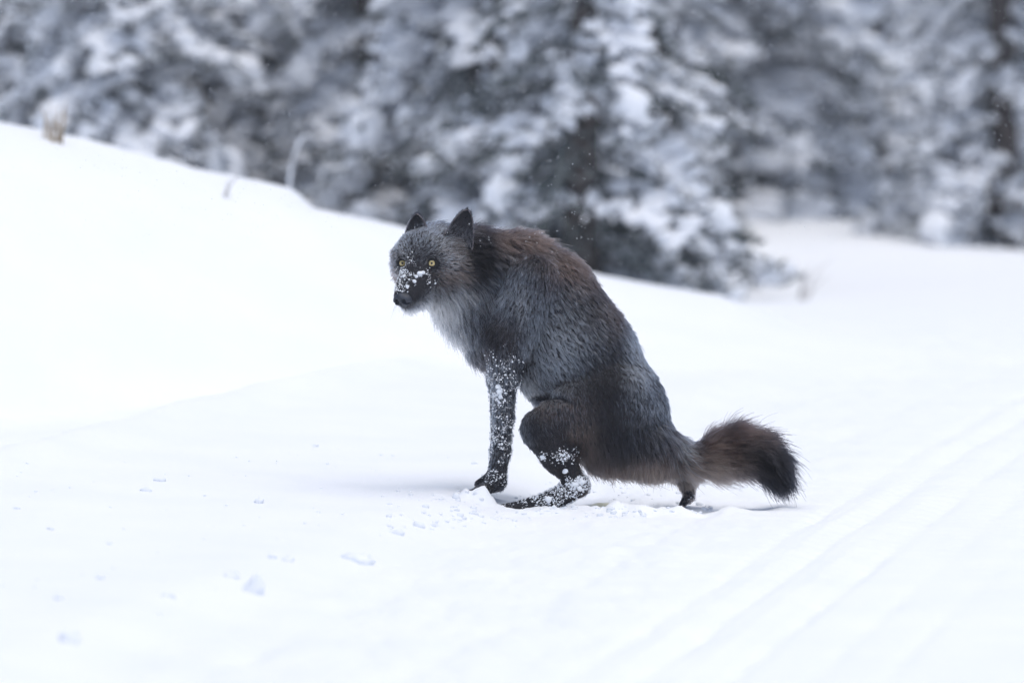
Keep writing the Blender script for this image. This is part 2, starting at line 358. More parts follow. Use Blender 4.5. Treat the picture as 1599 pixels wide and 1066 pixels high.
# ------------------------------------------------------------------ snow clods on the berm
m_clod = mat('clod_snow', (0.80, 0.83, 0.87), 0.8, 0.2); noise_colour(m_clod, 20.0, (0.77, 0.81, 0.86), (0.85, 0.87, 0.91), bump=0.5, bscale=120, bdist=0.004)
CLODS = [(228, 763, 20, 12, 'small square snow clod, left one of a pair far out on the berm'), (250, 748, 24, 9, 'flat snow flake lying just beyond the small square clod'),
 (404, 781, 16, 14, 'pointed lone snow clod midway between the pair and the wolf'), (361, 896, 32, 15, 'wide flat snow slab touching the largest clod on its left'),
 (397, 914, 42, 34, 'largest snow clod, a tall upright block on the edge of the road'), (92, 930, 18, 16, 'rounded snow clod at far left of the berm'),
 (108, 992, 36, 28, 'lumpy double snow clod nearest the bottom left corner'), (562, 868, 48, 26, 'big crumbling snow clod on the road edge before the paw'),
 (262, 928, 30, 12, 'low flat snow clod left of the wide slab'), (248, 957, 16, 10, 'small snow clod below the low flat clod'), (156, 901, 14, 9, 'tiny snow clod above the rounded far left clod'),
 (450, 872, 18, 10, 'thin snow chip right of and above the largest clod'), (426, 868, 14, 10, 'small round snow chip directly above the largest clod'), (620, 830, 24, 14, 'snow clod between the big crumbling clod and the paw'),
 (655, 818, 22, 14, 'broken snow clod closest to the front paw on its left'), (26, 792, 12, 8, 'small snow chip at the left edge of the berm'), (80, 825, 12, 5, 'thin snow flake on the left of the berm'),
 (712, 774, 14, 14, 'small upright snow clod touching the toes of the front paw'), (172, 847, 9, 7, 'tiny snow crumb alone in the middle of the berm'), (493, 695, 10, 6, 'tiny snow crumb near the far edge of the berm')]
for i, (px, py, w_, h_, lab) in enumerate(CLODS):
    p = ground_at(px, py + h_ * 0.35); s = p[1] / FPX
    v, f = lump(ICO3 if w_ > 25 else ICO2, (w_ * s * 0.52, w_ * s * 0.42, h_ * s * 0.60), 0.5, 40 + i, 0.9)
    tag(obj('snow_clod', mesh('snow_clod', v, f, m_clod), None, p + (0, 0, h_ * s * 0.18)), lab, 'snow clod', 'snow clods scattered on the road edge')
g = np.random.default_rng(9); ac = Acc()
def crumb(px, py, size, seed):
    p = ground_at(px, py); s = p[1] / FPX
    v, f = lump(ICO1, np.array([1.2, 1.0, 0.8]) * size * s * 0.5, 0.4, seed, 0.7); ac.add(v + p + (0, 0, size * s * 0.12), f)
for i in range(150): crumb(g.uniform(0, 760), g.uniform(690, 960), 2.5 + 4 * g.random() ** 3, 500 + i)
for i in range(260):                                                     # broken snow round the feet
    px = g.uniform(690, 1110); py = {0: g.normal(798, 6), 1: g.normal(768, 10)}[int(g.random() < 0.35)] + (8 if px < 830 else 0)
    crumb(px, py, 3 + 9 * g.random() ** 2.5, 900 + i)
for i in range(60): crumb(g.uniform(600, 780), g.uniform(760, 830), 3 + 9 * g.random() ** 2, 1300 + i)
tag(obj('snow_crumbs', mesh('snow_crumbs', *ac.get(), m_clod)), 'small crumbs of broken snow strewn round the feet of the wolf', 'snow', None, 'stuff')

# ------------------------------------------------------------------ the wolf
# head frame: f forward along the muzzle, u up, r towards the picture's right; origin between the eyes
PSI, PIT = math.radians(28), math.radians(26)
HF = np.array([-math.sin(PSI) * math.cos(PIT), math.sin(PIT), -math.cos(PSI) * math.cos(PIT)])
HR = np.array([math.cos(PSI), 0, -math.sin(PSI)])
HU = np.array([0, -1.0, 0]); HU = unit(HU - (HU @ HF) * HF)
HM = np.array([650.0, 413.0, -60.0])
def hp(f, u, r): return HM + f * HF + u * HU + r * HR
PR = []
def P(a, b, ra, rb, k=14, ds=1.0, flow=None, ln=12, lift=0.3, body=True):
    a = np.array(a, float); b = np.array(b, float)
    fl = unit(b - a) if flow is None else unit(np.array(flow, float))
    PR.append(dict(a=a, b=b, ra=ra, rb=rb, k=k, ds=ds, flow=fl, ln=ln, lift=lift, body=body))
tail_ward = (0.6, 0.8, -0.1)
# trunk
P((852, 475, 12), (900, 560, 4), 84, 92, 20, .72, tail_ward, 12, .28)
P((900, 560, 4), (962, 645, -8), 90, 80, 20, .72, tail_ward, 11, .25)
P((962, 645, -8), (1008, 690, -16), 78, 47, 18, .80, (0.7, 0.7, -.1), 11, .25)
P((808, 424, 14), (862, 448, 12), 53, 46, 18, .75, (0.8, 0.55, 0), 30, .55)        # withers under the mane
P((806, 432, 14), (738, 404, -2), 62, 45, 20, .85, (0.8, 0.45, 0), 20, .35)        # neck
P((735, 460, -4), (775, 520, 5), 48, 52, 18, .9, (0.25, 0.95, 0), 24, .35)         # chest
P((702, 462, -20), (728, 492, -8), 34, 36, 16, .95, (0.35, 0.93, 0.1), 26, .38)    # ruff under the jaw
# near foreleg
P((832, 440, -38), (795, 535, -46), 41, 35, 18, .7, (-.2, .95, 0), 11, .28)
P((790, 535, -46), (788, 585, -44), 29, 23, 14, 1, (0, 1, 0), 10, .22)
P((788, 585, -44), (786, 650, -43), 20, 15.5, 10, 1, (0, 1, 0), 7, .28)
P((786, 650, -43), (783, 705, -43), 15.5, 13.5, 8, 1, (0, 1, 0), 6, .28)
P((783, 705, -43), (776, 748, -46), 13.5, 14, 8, 1, (-.1, 1, 0), 4.5, .2)
P((776, 753, -47), (753, 764, -56), 15, 9, 7, 1, (-.8, .4, -.3), 4, .2)
for dx, dd in ((-2, -14), (-4, -5), (-2, 5), (2, 13)):
    P((762 + dx, 761, -54 + dd), (739 + dx, 769, -60 + dd * 1.35), 7.5, 5, 4, 1, (-.9, .3, -.2), 3.5, .2)
# far foreleg
P((785, 540, 40), (781, 590, 42), 27, 21, 14, 1, (0, 1, 0), 8, .22)
P((781, 590, 42), (780, 700, 42), 17, 13, 10, 1, (0, 1, 0), 4.5, .2)
P((780, 700, 42), (774, 740, 40), 13, 13, 8, 1, (0, 1, 0), 4.5, .2)
P((774, 744, 38), (748, 755, 30), 13, 7, 7, 1, (-.8, .4, -.3), 4, .2)
# near hind leg
P((962, 632, -52), (900, 645, -62), 57, 47, 18, .7, (.2, .9, -.1), 9, .22)
P((900, 645, -62), (846, 668, -72), 42, 30, 16, .8, (.1, .95, 0), 9, .22)
P((846, 672, -72), (872, 712, -66), 29, 26, 12, .9, (.5, .85, 0), 8, .22)
P((872, 712, -66), (897, 750, -62), 24, 15.5, 10, 1, (.5, .85, 0), 6, .2)
P((903, 759, -62), (862, 781, -70), 17.5, 14.5, 8, 1, (-.9, .3, 0), 5, .22)
P((862, 781, -70), (820, 791, -78), 14.5, 12.5, 7, 1, (-.95, .2, 0), 4.5, .2)
for dx, dy, dd in ((0, 1, -15), (-8, 0, -5), (-8, -2, 6), (0, -3, 14)):
    P((818 + dx, 791 + dy, -78 + dd), (793 + dx, 794 + dy * 1.4, -82 + dd * 1.35), 7.5, 5, 4, 1, (-.95, .2, 0), 3.5, .2)
# buttock with its hanging hair, far hind leg
P((948, 690, -46), (1010, 705, -34), 48, 38, 18, .75, (.15, 1, 0), 24, .28)
P((1010, 700, -30), (1050, 712, -14), 38, 30, 16, .9, (.2, 1, 0), 26, .28)
P((960, 640, 32), (885, 672, 62), 56, 32, 18, .75, (.1, .95, 0), 10, .22)
P((885, 672, 62), (1030, 715, 34), 34, 28, 18, .9, (.4, .9, 0), 16, .22)
P((1040, 712, 22), (1072, 745, 16), 27, 16, 12, 1, (.1, 1, 0), 14, .2)
P((1072, 745, 16), (1076, 775, 14), 13, 9.5, 8, 1, (0, 1, 0), 8, .25)
for dd in (-9, 0, 9):
    P((1074, 776, 13 + dd), (1065, 788, 6 + dd), 7, 5, 4, 1, (-.6, .7, -.2), 3.5, .2)
# tail
TL = [(1040, 696, -14, 22), (1078, 718, -20, 21), (1112, 713, -24, 22), (1150, 703, -28, 23), (1180, 708, -30, 20), (1202, 724, -32, 14), (1214, 742, -33, 7)]
for q, r_ in zip(TL[:-1], TL[1:]):
    P(q[:3], r_[:3], q[3], r_[3], 8, 1, None, 36 if q[0] > 1070 else 22, .48 if q[0] > 1070 else .35)
# head
back = -HF * 0.9 - HU * 0.15
P(hp(-52, -4, 0), hp(-28, 8, 0), 38, 35, 16, 1, back, 5, .3)
P(hp(-26, 12, -13), hp(-26, 12, 15), 27, 28, 12, 1, back + HU * .6, 6, .32)
P(hp(-10, 4, 0), hp(2, -8, 0), 25, 22, 12, 1, back, 4, .3)
P(hp(-2, -14, 0), hp(34, -19, 0), 25, 18, 12, 1, back, 3, .25)                   # bridge of the muzzle
P(hp(34, -19, 0), hp(60, -22, 3), 18, 14.0, 8, 1, back, 2.2, .22)
P(hp(14, -27, -8), hp(54, -29, -4), 20.5, 14.5, 8, 1, back - HU * .3, 3, .25)      # lips
P(hp(14, -27, 9), hp(54, -29, 8), 20.5, 14.5, 8, 1, back - HU * .3, 3, .25)
P(hp(-8, -47, 0), hp(59, -44, 4), 23, 9.5, 8, 1, back * .6 - HU * .8, 15, .45)    # lower jaw
for s in (-1, 1):
    q = 0.84 if s < 0 else 1.0
    P(hp(-34, -10, 38 * s * q), hp(-42, -26, 46 * s * q), 25, 26, 14, 1, back * .8 + HR * s * .55 - HU * .3, 13, .4)
    P(hp(-26, -34, 24 * s * q), hp(-40, -44, 36 * s * q), 24, 24, 12, 1, back * .7 + HR * s * .4 - HU * .6, 16, .4)
    P(hp(-12, 10, 27 * s), hp(-18, 8, 38 * s), 13, 13, 8, 1, back + HR * s * .3, 5, .3)    # brow
    P(hp(-10, -16, 24 * s), hp(-22, -14, 36 * s), 16, 18, 10, 1, back + HR * s * .3 - HU * .2, 6, .3)
P(hp(-60, -10, 10), (745, 415, 5), 44, 50, 18, 1, (.85, .4, .2), 18, .38)          # nape

GH = 2.2
lo = np.array([585, 305, -150.0]); hi = np.array([1265, 815, 125.0])
dims = np.ceil((hi - lo) / GH).astype(int) + 1
F = np.full(dims, 60.0, np.float32)
axs = [lo[i] + GH * np.arange(dims[i]) for i in range(3)]
def cone_d(X, Y, Z, p):
    a, b, ra, rb = p['a'], p['b'], p['ra'], p['rb']
    ab = b - a; L2 = max(ab @ ab, 1e-6)
    zc = (a[2] + b[2]) * 0.5; t = np.clip(((X - a[0]) * ab[0] + (Y - a[1]) * ab[1] + (Z - a[2]) * ab[2]) / L2, 0, 1)
    dx = X - a[0] - t * ab[0]; dy = Y - a[1] - t * ab[1]; dz = (Z - a[2] - t * ab[2]) / p['ds']
    return np.sqrt(dx * dx + dy * dy + dz * dz) - (ra + (rb - ra) * t)
def sub_box(c0, c1):
    i0 = np.clip(np.floor((c0 - lo) / GH).astype(int), 0, dims - 1); i1 = np.clip(np.ceil((c1 - lo) / GH).astype(int) + 1, 1, dims)
    return tuple(slice(a, b) for a, b in zip(i0, i1))
for p in PR:
    mr = max(p['ra'], p['rb']) + p['k'] + 8
    sl = sub_box(np.minimum(p['a'], p['b']) - mr, np.maximum(p['a'], p['b']) + mr)
    X, Y, Z = axs[0][sl[0]][:, None, None], axs[1][sl[1]][None, :, None], axs[2][sl[2]][None, None, :]
    d = cone_d(X, Y, Z, p); s = F[sl]; k = p['k']
    h = np.clip(0.5 + 0.5 * (s - d) / k, 0, 1); F[sl] = s * (1 - h) + d * h - k * h * (1 - h)
def carve(p, k=3):
    p = dict(p, a=np.array(p['a'], float), b=np.array(p['b'], float))
    mr = max(p['ra'], p['rb']) + k + 4
    sl = sub_box(np.minimum(p['a'], p['b']) - mr, np.maximum(p['a'], p['b']) + mr)
    X, Y, Z = axs[0][sl[0]][:, None, None], axs[1][sl[1]][None, :, None], axs[2][sl[2]][None, None, :]
    d = -cone_d(X, Y, Z, p); s = F[sl]
    h = np.clip(0.5 - 0.5 * (s - d) / k, 0, 1); F[sl] = s * (1 - h) + d * h + k * h * (1 - h)
GAZE = unit(np.array([-0.10, 0.02, -1.0]))
EYES = [hp(-5, 0, -26), hp(-5, 0, 26)]
for e in EYES: carve(dict(a=e + GAZE * 4, b=e + GAZE * 24, ra=7.5, rb=9, ds=1.0))
carve(dict(a=hp(14, -37.5, -26), b=hp(14, -37.5, 26), ra=2.0, rb=2.0, ds=1.0), 2); carve(dict(a=hp(40, -37, -22), b=hp(40, -37, 22), ra=2.2, rb=2.2, ds=1.0), 2)
def front(x, y):
    i, j = int((x - lo[0]) / GH), int((y - lo[1]) / GH); q = np.where(F[i, j] < 0)[0]; return float(axs[2][q[0]]) if len(q) else 0.0
fold = [(824, 622), (836, 619), (850, 617), (864, 618), (880, 622), (896, 628)]; fd = [front(*q) for q in fold]
for k in range(5):
    carve(dict(a=(*fold[k], fd[k] - 1), b=(*fold[k + 1], fd[k + 1] - 1), ra=(5, 7, 7.5, 7, 5)[k], rb=(7, 7.5, 7, 5, 2)[k], ds=1.0), 5)       # fold between flank and thigh

def surface_nets(F, lo, h):
    S = F < 0
    c = np.zeros(tuple(n - 1 for n in F.shape), np.int8)
    for i in (0, 1):
        for j in (0, 1):
            for k in (0, 1):
                c += S[i:F.shape[0] - 1 + i, j:F.shape[1] - 1 + j, k:F.shape[2] - 1 + k]
    act = (c > 0) & (c < 8); ijk = np.argwhere(act)
    ids = np.full(act.shape, -1, np.int32); ids[act] = np.arange(len(ijk))
    cor = np.array([(i, j, k) for i in (0, 1) for j in (0, 1) for k in (0, 1)])
    val = np.stack([F[tuple((ijk + q).T)] for q in cor], 1).astype(float)
    acc = np.zeros((len(ijk), 3)); cnt = np.zeros(len(ijk))
    for a in range(8):
        for b in range(a + 1, 8):
            if np.abs(cor[a] - cor[b]).sum() != 1: continue
            m = (val[:, a] < 0) != (val[:, b] < 0); t = np.where(m, val[:, a] / np.where(m, val[:, a] - val[:, b], 1), 0)
            acc += np.where(m[:, None], cor[a] + t[:, None] * (cor[b] - cor[a]), 0); cnt += m
    v = lo + (ijk + acc / cnt[:, None]) * h
    fs = []
    for ax in range(3):
        o1, o2 = [(1, 2), (2, 0), (0, 1)][ax]
        A = S[tuple(slice(0, -1) if q == ax else slice(None) for q in range(3))]; B = S[tuple(slice(1, None) if q == ax else slice(None) for q in range(3))]
        e = np.argwhere(A != B); e = e[(e[:, o1] > 0) & (e[:, o2] > 0) & (e[:, o1] < F.shape[o1] - 1) & (e[:, o2] < F.shape[o2] - 1)]
        ins = A[tuple(e.T)]
        def cell(d1, d2):
            q = e.copy(); q[:, o1] -= d1; q[:, o2] -= d2; return ids[tuple(q.T)]
        q = np.stack([cell(1, 1), cell(0, 1), cell(0, 0), cell(1, 0)], 1)
        fs.append(np.where(ins[:, None], q, q[:, ::-1]))
    return v, np.concatenate(fs)
bv, bf = surface_nets(F, lo, GH)
def relax(v, f, n):
    e = np.concatenate([f[:, [0, 1]], f[:, [1, 2]], f[:, [2, 3]], f[:, [3, 0]]]); e = np.concatenate([e, e[:, ::-1]])
    deg = np.bincount(e[:, 0], minlength=len(v))
    for _ in range(n):
        s = np.stack([np.bincount(e[:, 0], v[e[:, 1], c], len(v)) for c in range(3)], 1) / deg[:, None]; v = v * 0.5 + s * 0.5
    return v
bv = relax(bv, bf, 2)
def bf_normals(v, f):
    nf = np.cross(v[f[:, 2]] - v[f[:, 0]], v[f[:, 3]] - v[f[:, 1]]); n = np.zeros_like(v)
    for c in range(4):
        for q in range(3): n[:, q] += np.bincount(f[:, c], nf[:, q], len(v))
    return unit(n), np.linalg.norm(nf, axis=1) * 0.5
bn, barea = bf_normals(bv, bf)
cen = bv.mean(0)
if ((bv - cen) * bn).sum() < 0: bn = -bn

wolf_base = np.array([0.19, DW, 0.0])
wolf = empty('wolf', wolf_base, 'black wolf squatting on the snowy road with head turned to the camera', 'wolf')
m_skin = mat('wolf_hide', (0.022, 0.022, 0.026), 0.8, 0.15)
body = obj('body', mesh('body', W(bv) - wolf_base, bf[:, ::-1] if W(bv)[0, 0] * 0 else bf, m_skin), wolf)

# ---- coat colours (strand pigment) as patches, with thigh fold shade and muscle highlights painted in
def patch(p, lst):
    s = np.zeros(len(p))
    for cx, cy, rx, ry, w_ in lst:
        s = np.maximum(s, w_ * np.exp(-((p[:, 0] - cx) / rx) ** 2 - ((p[:, 1] - cy) / ry) ** 2))
    return s
FROST = [(700, 480, 40, 30, 1.0), (690, 510, 28, 22, .9), (645, 491, 34, 13, 1.8), (715, 464, 24, 15, .95), (672, 500, 24, 14, 1.3), (735, 520, 30, 25, .7), (655, 378, 42, 28, 2.6), (690, 405, 30, 18, 1.3), (618, 410, 14, 30, .9), (866, 545, 44, 72, 2.4), (830, 600, 16, 50, 1.7),
         (800, 462, 52, 46, 1.5), (845, 500, 34, 34, 1.2), (905, 530, 40, 50, .9), (996, 560, 24, 84, 1.5), (1030, 640, 30, 40, .8), (785, 650, 30, 90, 2.2), (740, 470, 25, 40, .6), (1066, 695, 16, 26, 1.2), (655, 425, 18, 15, .5)]
BROWN = [(820, 372, 70, 28, 1.2), (895, 418, 50, 38, 1.1), (960, 480, 45, 40, .4), (872, 634, 50, 20, 1.5), (905, 680, 30, 40, .7), (616, 420, 16, 35, .9), (705, 428, 28, 25, .8), (780, 525, 26, 45, .55), (1105, 700, 50, 36, 1.1), (1160, 672, 60, 22, 1.1), (900, 690, 40, 40, .5)]
WHITE = [(642, 493, 32, 12, 1.4), (688, 478, 28, 20, 1.3), (720, 460, 22, 14, .8), (672, 502, 24, 16, 1.2), (700, 518, 22, 20, .75), (815, 475, 8, 30, .35), (828, 600, 10, 35, .4)]
PALE = [(640, 388, 42, 36, .6), (695, 412, 38, 30, .6), (617, 425, 12, 30, .6), (705, 430, 30, 22, .75), (655, 400, 16, 10, .3), (950, 748, 60, 24, 1.5), (1015, 742, 50, 26, 1.6), (1095, 742, 45, 26, 1.6), (896, 672, 8, 16, .6), (908, 705, 8, 24, .7), (865, 631, 32, 6, .5), (1150, 660, 70, 8, .5), (920, 690, 14, 35, .45), (800, 352, 45, 9, .5), (1076, 772, 22, 28, 2.4), (768, 762, 30, 14, .5), (1140, 745, 30, 14, .5)]  # thin lines below the fold and behind the thigh are painted muscle highlights
BLACK = [(772, 524, 23, 38, .9), (932, 600, 42, 40, .62), (832, 662, 18, 34, .7), (965, 665, 46, 34, .5), (925, 470, 16, 26, .35), (746, 396, 22, 42, 1.6), (800, 505, 10, 30, .5), (1212, 722, 46, 46, 1.4), (1165, 706, 30, 16, .7), (650, 459, 15, 12, 1.0), (634, 452, 8, 10, .5), (880, 720, 22, 32, .9), (850, 619, 28, 6, 1.0), (627, 413, 8, 7, 1.0), (674, 415, 9, 7, 1.0), (695, 440, 18, 7, .5), (770, 545, 20, 18, .4), (1030, 665, 26, 20, .4)]  # the narrow patch along the flank and thigh fold is painted crease shade
C_BASE, C_FROST, C_BROWN, C_PALE, C_BLACK = (np.array(c) for c in ((.021, .021, .026), (.34, .40, .50), (.098, .066, .056), (.25, .195, .165), (.006, .006, .008)))

def fur_attrs(p):
    Wt = np.zeros(len(p)); fl = np.zeros((len(p), 3)); ln = np.zeros(len(p)); lf = np.zeros(len(p))
    for q in PR:
        d = cone_d(p[:, 0], p[:, 1], p[:, 2], q); w_ = np.exp(-np.maximum(d, 0) / 7.0) + 1e-9
        Wt += w_; fl += w_[:, None] * q['flow']; ln += w_ * q['ln']; lf += w_ * q['lift']
    return unit(fl), ln / Wt, lf / Wt
def sample_faces(v, f, n, wt, nr):
    cdf = np.cumsum(wt); pick = np.searchsorted(cdf, nr.random(n) * cdf[-1]); q = f[pick]
    a, b = nr.random((2, n, 1))
    return (v[q[:, 0]] * (1 - a) + v[q[:, 1]] * a) * (1 - b) + (v[q[:, 3]] * (1 - a) + v[q[:, 2]] * a) * b, pick
def grow(root, nrm, flow, ln, lift, nr, K=5, grav=0.35, clump=0.34, nclump=52000, bend=0.5):
    n = len(root)
    ft = unit(flow - (flow * nrm).sum(1, keepdims=True) * nrm)
    cl = nr.integers(0, n, nclump)
    kd = kdtree.KDTree(len(cl))
    for i, j in enumerate(cl): kd.insert(root[j], i)
    kd.balance()
    own = np.array([kd.find(r_)[1] for r_ in root])
    cj = nr.normal(size=(len(cl), 3)) * 0.13; cl_ln = 1 + 0.13 * nr.normal(size=len(cl))
    d = unit(ft * (1 - lift)[:, None] + nrm * lift[:, None] + cj[own] + nr.normal(size=(n, 3)) * 0.10)
    ln = ln * np.where(nr.random(n) < 0.07, 1.4, 1.0) * np.clip(cl_ln[own], .5, 1.6) * (0.65 + 0.5 * nr.random(n))
    pts = [root - nrm * 0.8]; step = ln / (K - 1); dd = d
    for j in range(1, K):
        pts.append(pts[-1] + dd * step[:, None])
        dd = unit(dd + ft * 0.30 * bend + np.array([0, 1.0, 0]) * grav * 0.22 - nrm * 0.10)
    pts = np.stack(pts, 1)
    off = pts[cl][own] - root[cl][own][:, None] * 1.0          # the clump's strand, shape relative to its root
    tgt = root[cl][own][:, None] + off
    sc_ = (np.linalg.norm(pts[:, -1] - root, axis=1) / np.maximum(np.linalg.norm(tgt[:, -1] - root[cl][own], axis=1), 1e-3))
    tgt = root[cl][own][:, None] + off * np.clip(sc_, .6, 1.4)[:, None, None]
    t = np.linspace(0, 1, K)[None, :, None] ** 1.3
    far = np.linalg.norm(root - root[cl][own], axis=1) / np.maximum(ln, 4); c = clump * (np.clip(1.4 - far, 0, 1) * np.clip(ln / 11, .25, 1.15))[:, None, None]
    return pts * (1 - c * t) + tgt * c * t, own
def add_curves(name, pts, cols, rad, m, parent, base):
    n, K, _ = pts.shape
    cu = bpy.data.hair_curves.new(name); cu.add_curves([K] * n)
    cu.position_data.foreach_set('vector', (W(pts) - base).astype(np.float32).ravel())
    r = cu.attributes.get('radius') or cu.attributes.new('radius', 'FLOAT', 'POINT')
    taper = np.linspace(1, 0.25, K)[None] ** 0.8
    r.data.foreach_set('value', (rad[:, None] * taper).astype(np.float32).ravel())
    c = cu.attributes.new('coat', 'FLOAT_COLOR', 'POINT')
    c.data.foreach_set('color', np.concatenate([cols, np.ones((n, K, 1))], 2).astype(np.float32).ravel())
    cu.materials.append(m); cu.update_tag() if hasattr(cu, 'update_tag') else None
    o = bpy.data.objects.new(name, cu); COL.objects.link(o); o.parent = parent
    return o
m_fur = bpy.data.materials.new('fur'); m_fur.use_nodes = True
_t = m_fur.node_tree; _t.nodes.clear()
_o = _t.nodes.new('ShaderNodeOutputMaterial'); _h = _t.nodes.new('ShaderNodeBsdfHairPrincipled'); _h.model = 'CHIANG'; _h.parametrization = 'COLOR'
_a = _t.nodes.new('ShaderNodeAttribute'); _a.attribute_name = 'coat'
_h.inputs['IOR'].default_value = 1.22; _h.inputs['Roughness'].default_value = 0.45; _h.inputs['Radial Roughness'].default_value = 0.6; _h.inputs['Random Roughness'].default_value = 0.2
_t.links.new(_a.outputs['Color'], _h.inputs['Color']); _t.links.new(_h.outputs[0], _o.inputs['Surface'])

def coat_colour(p, nr, own, K=5, t0=0.55):
    n = len(p)
    fr, br, pa, bl = patch(p, FROST), patch(p, BROWN), patch(p, PALE), patch(p, BLACK)
    cj = nr.random(own.max() + 1)[own]                             # shared by the hairs of one tuft
    fr = np.clip(fr * (0.08 + 0.75 * cj ** 2.5) + (nr.random(n) < 0.40 * fr) * 0.85, 0, 1)
    wh = np.clip(patch(p, WHITE) * (0.3 + 1.0 * nr.random(n)), 0, 1)
    tip = np.repeat(C_BASE[None], n, 0) * (0.35 + 1.5 * cj[:, None] ** 1.5)
    tip = tip + (C_BROWN - tip) * np.clip(br * (0.5 + 0.8 * cj), 0, 1)[:, None]
    tip = tip + (C_PALE - tip) * np.clip(pa * (0.4 + 0.8 * nr.random(n)), 0, 1)[:, None]
    tip = tip + (C_FROST - tip) * fr[:, None]
    tip = tip + (np.array([.66, .69, .75]) - tip) * wh[:, None]
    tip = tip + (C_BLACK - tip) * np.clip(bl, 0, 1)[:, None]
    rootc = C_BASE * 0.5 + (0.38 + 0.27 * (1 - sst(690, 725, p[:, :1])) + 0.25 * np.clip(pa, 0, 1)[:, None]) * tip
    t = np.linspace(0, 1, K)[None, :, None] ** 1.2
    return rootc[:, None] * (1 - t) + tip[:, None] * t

nr = np.random.default_rng(77)
fc = bv[bf].mean(1); fn = unit(bn[bf].mean(1))
_, fln, _ = fur_attrs(fc)
wt = barea * np.clip(12.0 / fln, 0.5, 3.0) ** 0.8 * np.where(fn[:, 2] < 0.35, 1.0, 0.4) * np.where((fc[:, 0] > 1085) & (fc[:, 1] < 765), 2.6, 1.0)
NS = 360000
root, pick = sample_faces(bv, bf, NS, wt, nr); nrm = fn[pick]
ok = np.ones(NS, bool)
for e in EYES: ok &= np.linalg.norm(root - (e + GAZE * 6), axis=1) > 10.5
nose_c = hp(74, -24, 5)
ok &= np.linalg.norm(root - nose_c, axis=1) > 13.0
root, nrm = root[ok], nrm[ok]
flow, ln, lift = fur_attrs(root)
tail = (root[:, 0] > 1085) & (root[:, 1] < 765) & (root[:, 2] < 0)
pts, own = grow(root, nrm, flow, ln, lift, nr)
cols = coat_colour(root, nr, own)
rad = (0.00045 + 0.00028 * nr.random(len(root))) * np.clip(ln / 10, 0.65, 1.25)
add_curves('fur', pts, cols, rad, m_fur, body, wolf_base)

# ---- eyes, eyelids, nose, ears, claws
m_eye = mat('eyeball', (0.012, 0.010, 0.010), 0.15, 0.5)
m_iris = mat('iris', (0.66, 0.56, 0.28), 0.12, 0.6); noise_colour(m_iris, 260.0, (0.44, 0.32, 0.11), (0.64, 0.53, 0.28))
m_pupil = mat('pupil', (0.008, 0.006, 0.006), 0.08, 0.6)
m_lid = mat('eyelid', (0.010, 0.010, 0.012), 0.5, 0.3)
m_nose = mat('nose_pad', (0.03, 0.035, 0.047), 0.5, 0.4); noise_colour(m_nose, 60, (0.022, 0.026, 0.036), (0.042, 0.048, 0.064), bump=0.5, bscale=900, bdist=0.001)
gu = unit(np.array([0, -1.0, 0]) - (np.array([0, -1.0, 0]) @ GAZE) * GAZE); gr = np.cross(gu, GAZE)
def disc(c, r, bulge, n=20, rings=4):
    v = [c + GAZE * bulge]; f = []
    for k in range(1, rings + 1):
        q = r * k / rings
        for i in range(n):
            a = 2 * math.pi * i / n; v.append(c + (gr * math.cos(a) + gu * math.sin(a)) * q + GAZE * bulge * (1 - (k / rings) ** 2))
    for i in range(n): f.append((0, 1 + i, 1 + (i + 1) % n))
    for k in range(rings - 1):
        for i in range(n):
            a, b = 1 + k * n + i, 1 + k * n + (i + 1) % n; f += [(a, a + n, b), (b, a + n, b + n)]
    return np.array(v), np.array(f)
for e in EYES:
    v, f = ICO3; ey = obj('eye', mesh('eye', W(v * 9.0 + e) - wolf_base, f, m_eye), wolf)
    obj('iris', mesh('iris', W(disc(e + GAZE * 8.0, 4.8, 1.6)[0]) - wolf_base, disc(e, 1, 1)[1], m_iris), ey)
    obj('pupil', mesh('pupil', W(disc(e + GAZE * 9.2, 2.0, 0.8)[0]) - wolf_base, disc(e, 1, 1)[1], m_pupil), ey)
    th = np.linspace(0, 2 * np.pi, 25)
    ring = e + GAZE * 7.2 + np.outer(np.cos(th) * 7.6, gr) + np.outer(np.sin(th) * 5.9, gu) - np.outer(np.abs(np.cos(th)) * 1.5, GAZE)
    obj('eyelid', mesh('eyelid', W(tube(ring, np.full(25, 2.3), 8, False)[0]) - wolf_base, tube(ring, np.full(25, 2.3), 8, False)[1], m_lid), ey)
# nose pad with nostrils, on its own fine grid in the head frame
nh = 0.8; ng = np.mgrid[-14:16:nh, -16:14:nh, -18:18:nh].astype(float); gf_, gu_, grr = ng
def ell(f, u, r, a, b, c): return (np.sqrt((gf_ - f) ** 2 / a ** 2 + (gu_ - u) ** 2 / b ** 2 + (grr - r) ** 2 / c ** 2) - 1) * min(a, b, c)
def smin(a, b, k): h = np.clip(.5 + .5 * (a - b) / k, 0, 1); return a * (1 - h) + b * h - k * h * (1 - h)
nf_ = smin(ell(0, 1, 0, 9, 8, 11), smin(ell(1, -2, -6, 7, 7, 7.5), ell(1, -2, 6, 7, 7, 7.5), 3), 3); nf_ = smin(nf_, ell(0, -8, 0, 6, 5, 5), 3)
for s in (-1, 1):
    nf_ = -smin(-nf_, ell(8.5, -0.8, 5.4 * s, 8, 4.0, 3.5), 1.0); nf_ = -smin(-nf_, ell(5.5, -4.5, 9.5 * s, 5, 1.4, 3.5), 1.0)
nf_ = -smin(-nf_, ell(9, -8, 0, 4, 7, 0.9), 0.8)
nv, nfc = surface_nets(nf_.astype(np.float32), np.array([-14., -16., -18.]), nh)
nv = nv * 1.15; nv = hp(73, -24, 5) + nv[:, :1] * HF + nv[:, 1:2] * HU + nv[:, 2:] * HR
obj('nose', mesh('nose', W(nv) - wolf_base, nfc, m_nose), wolf)

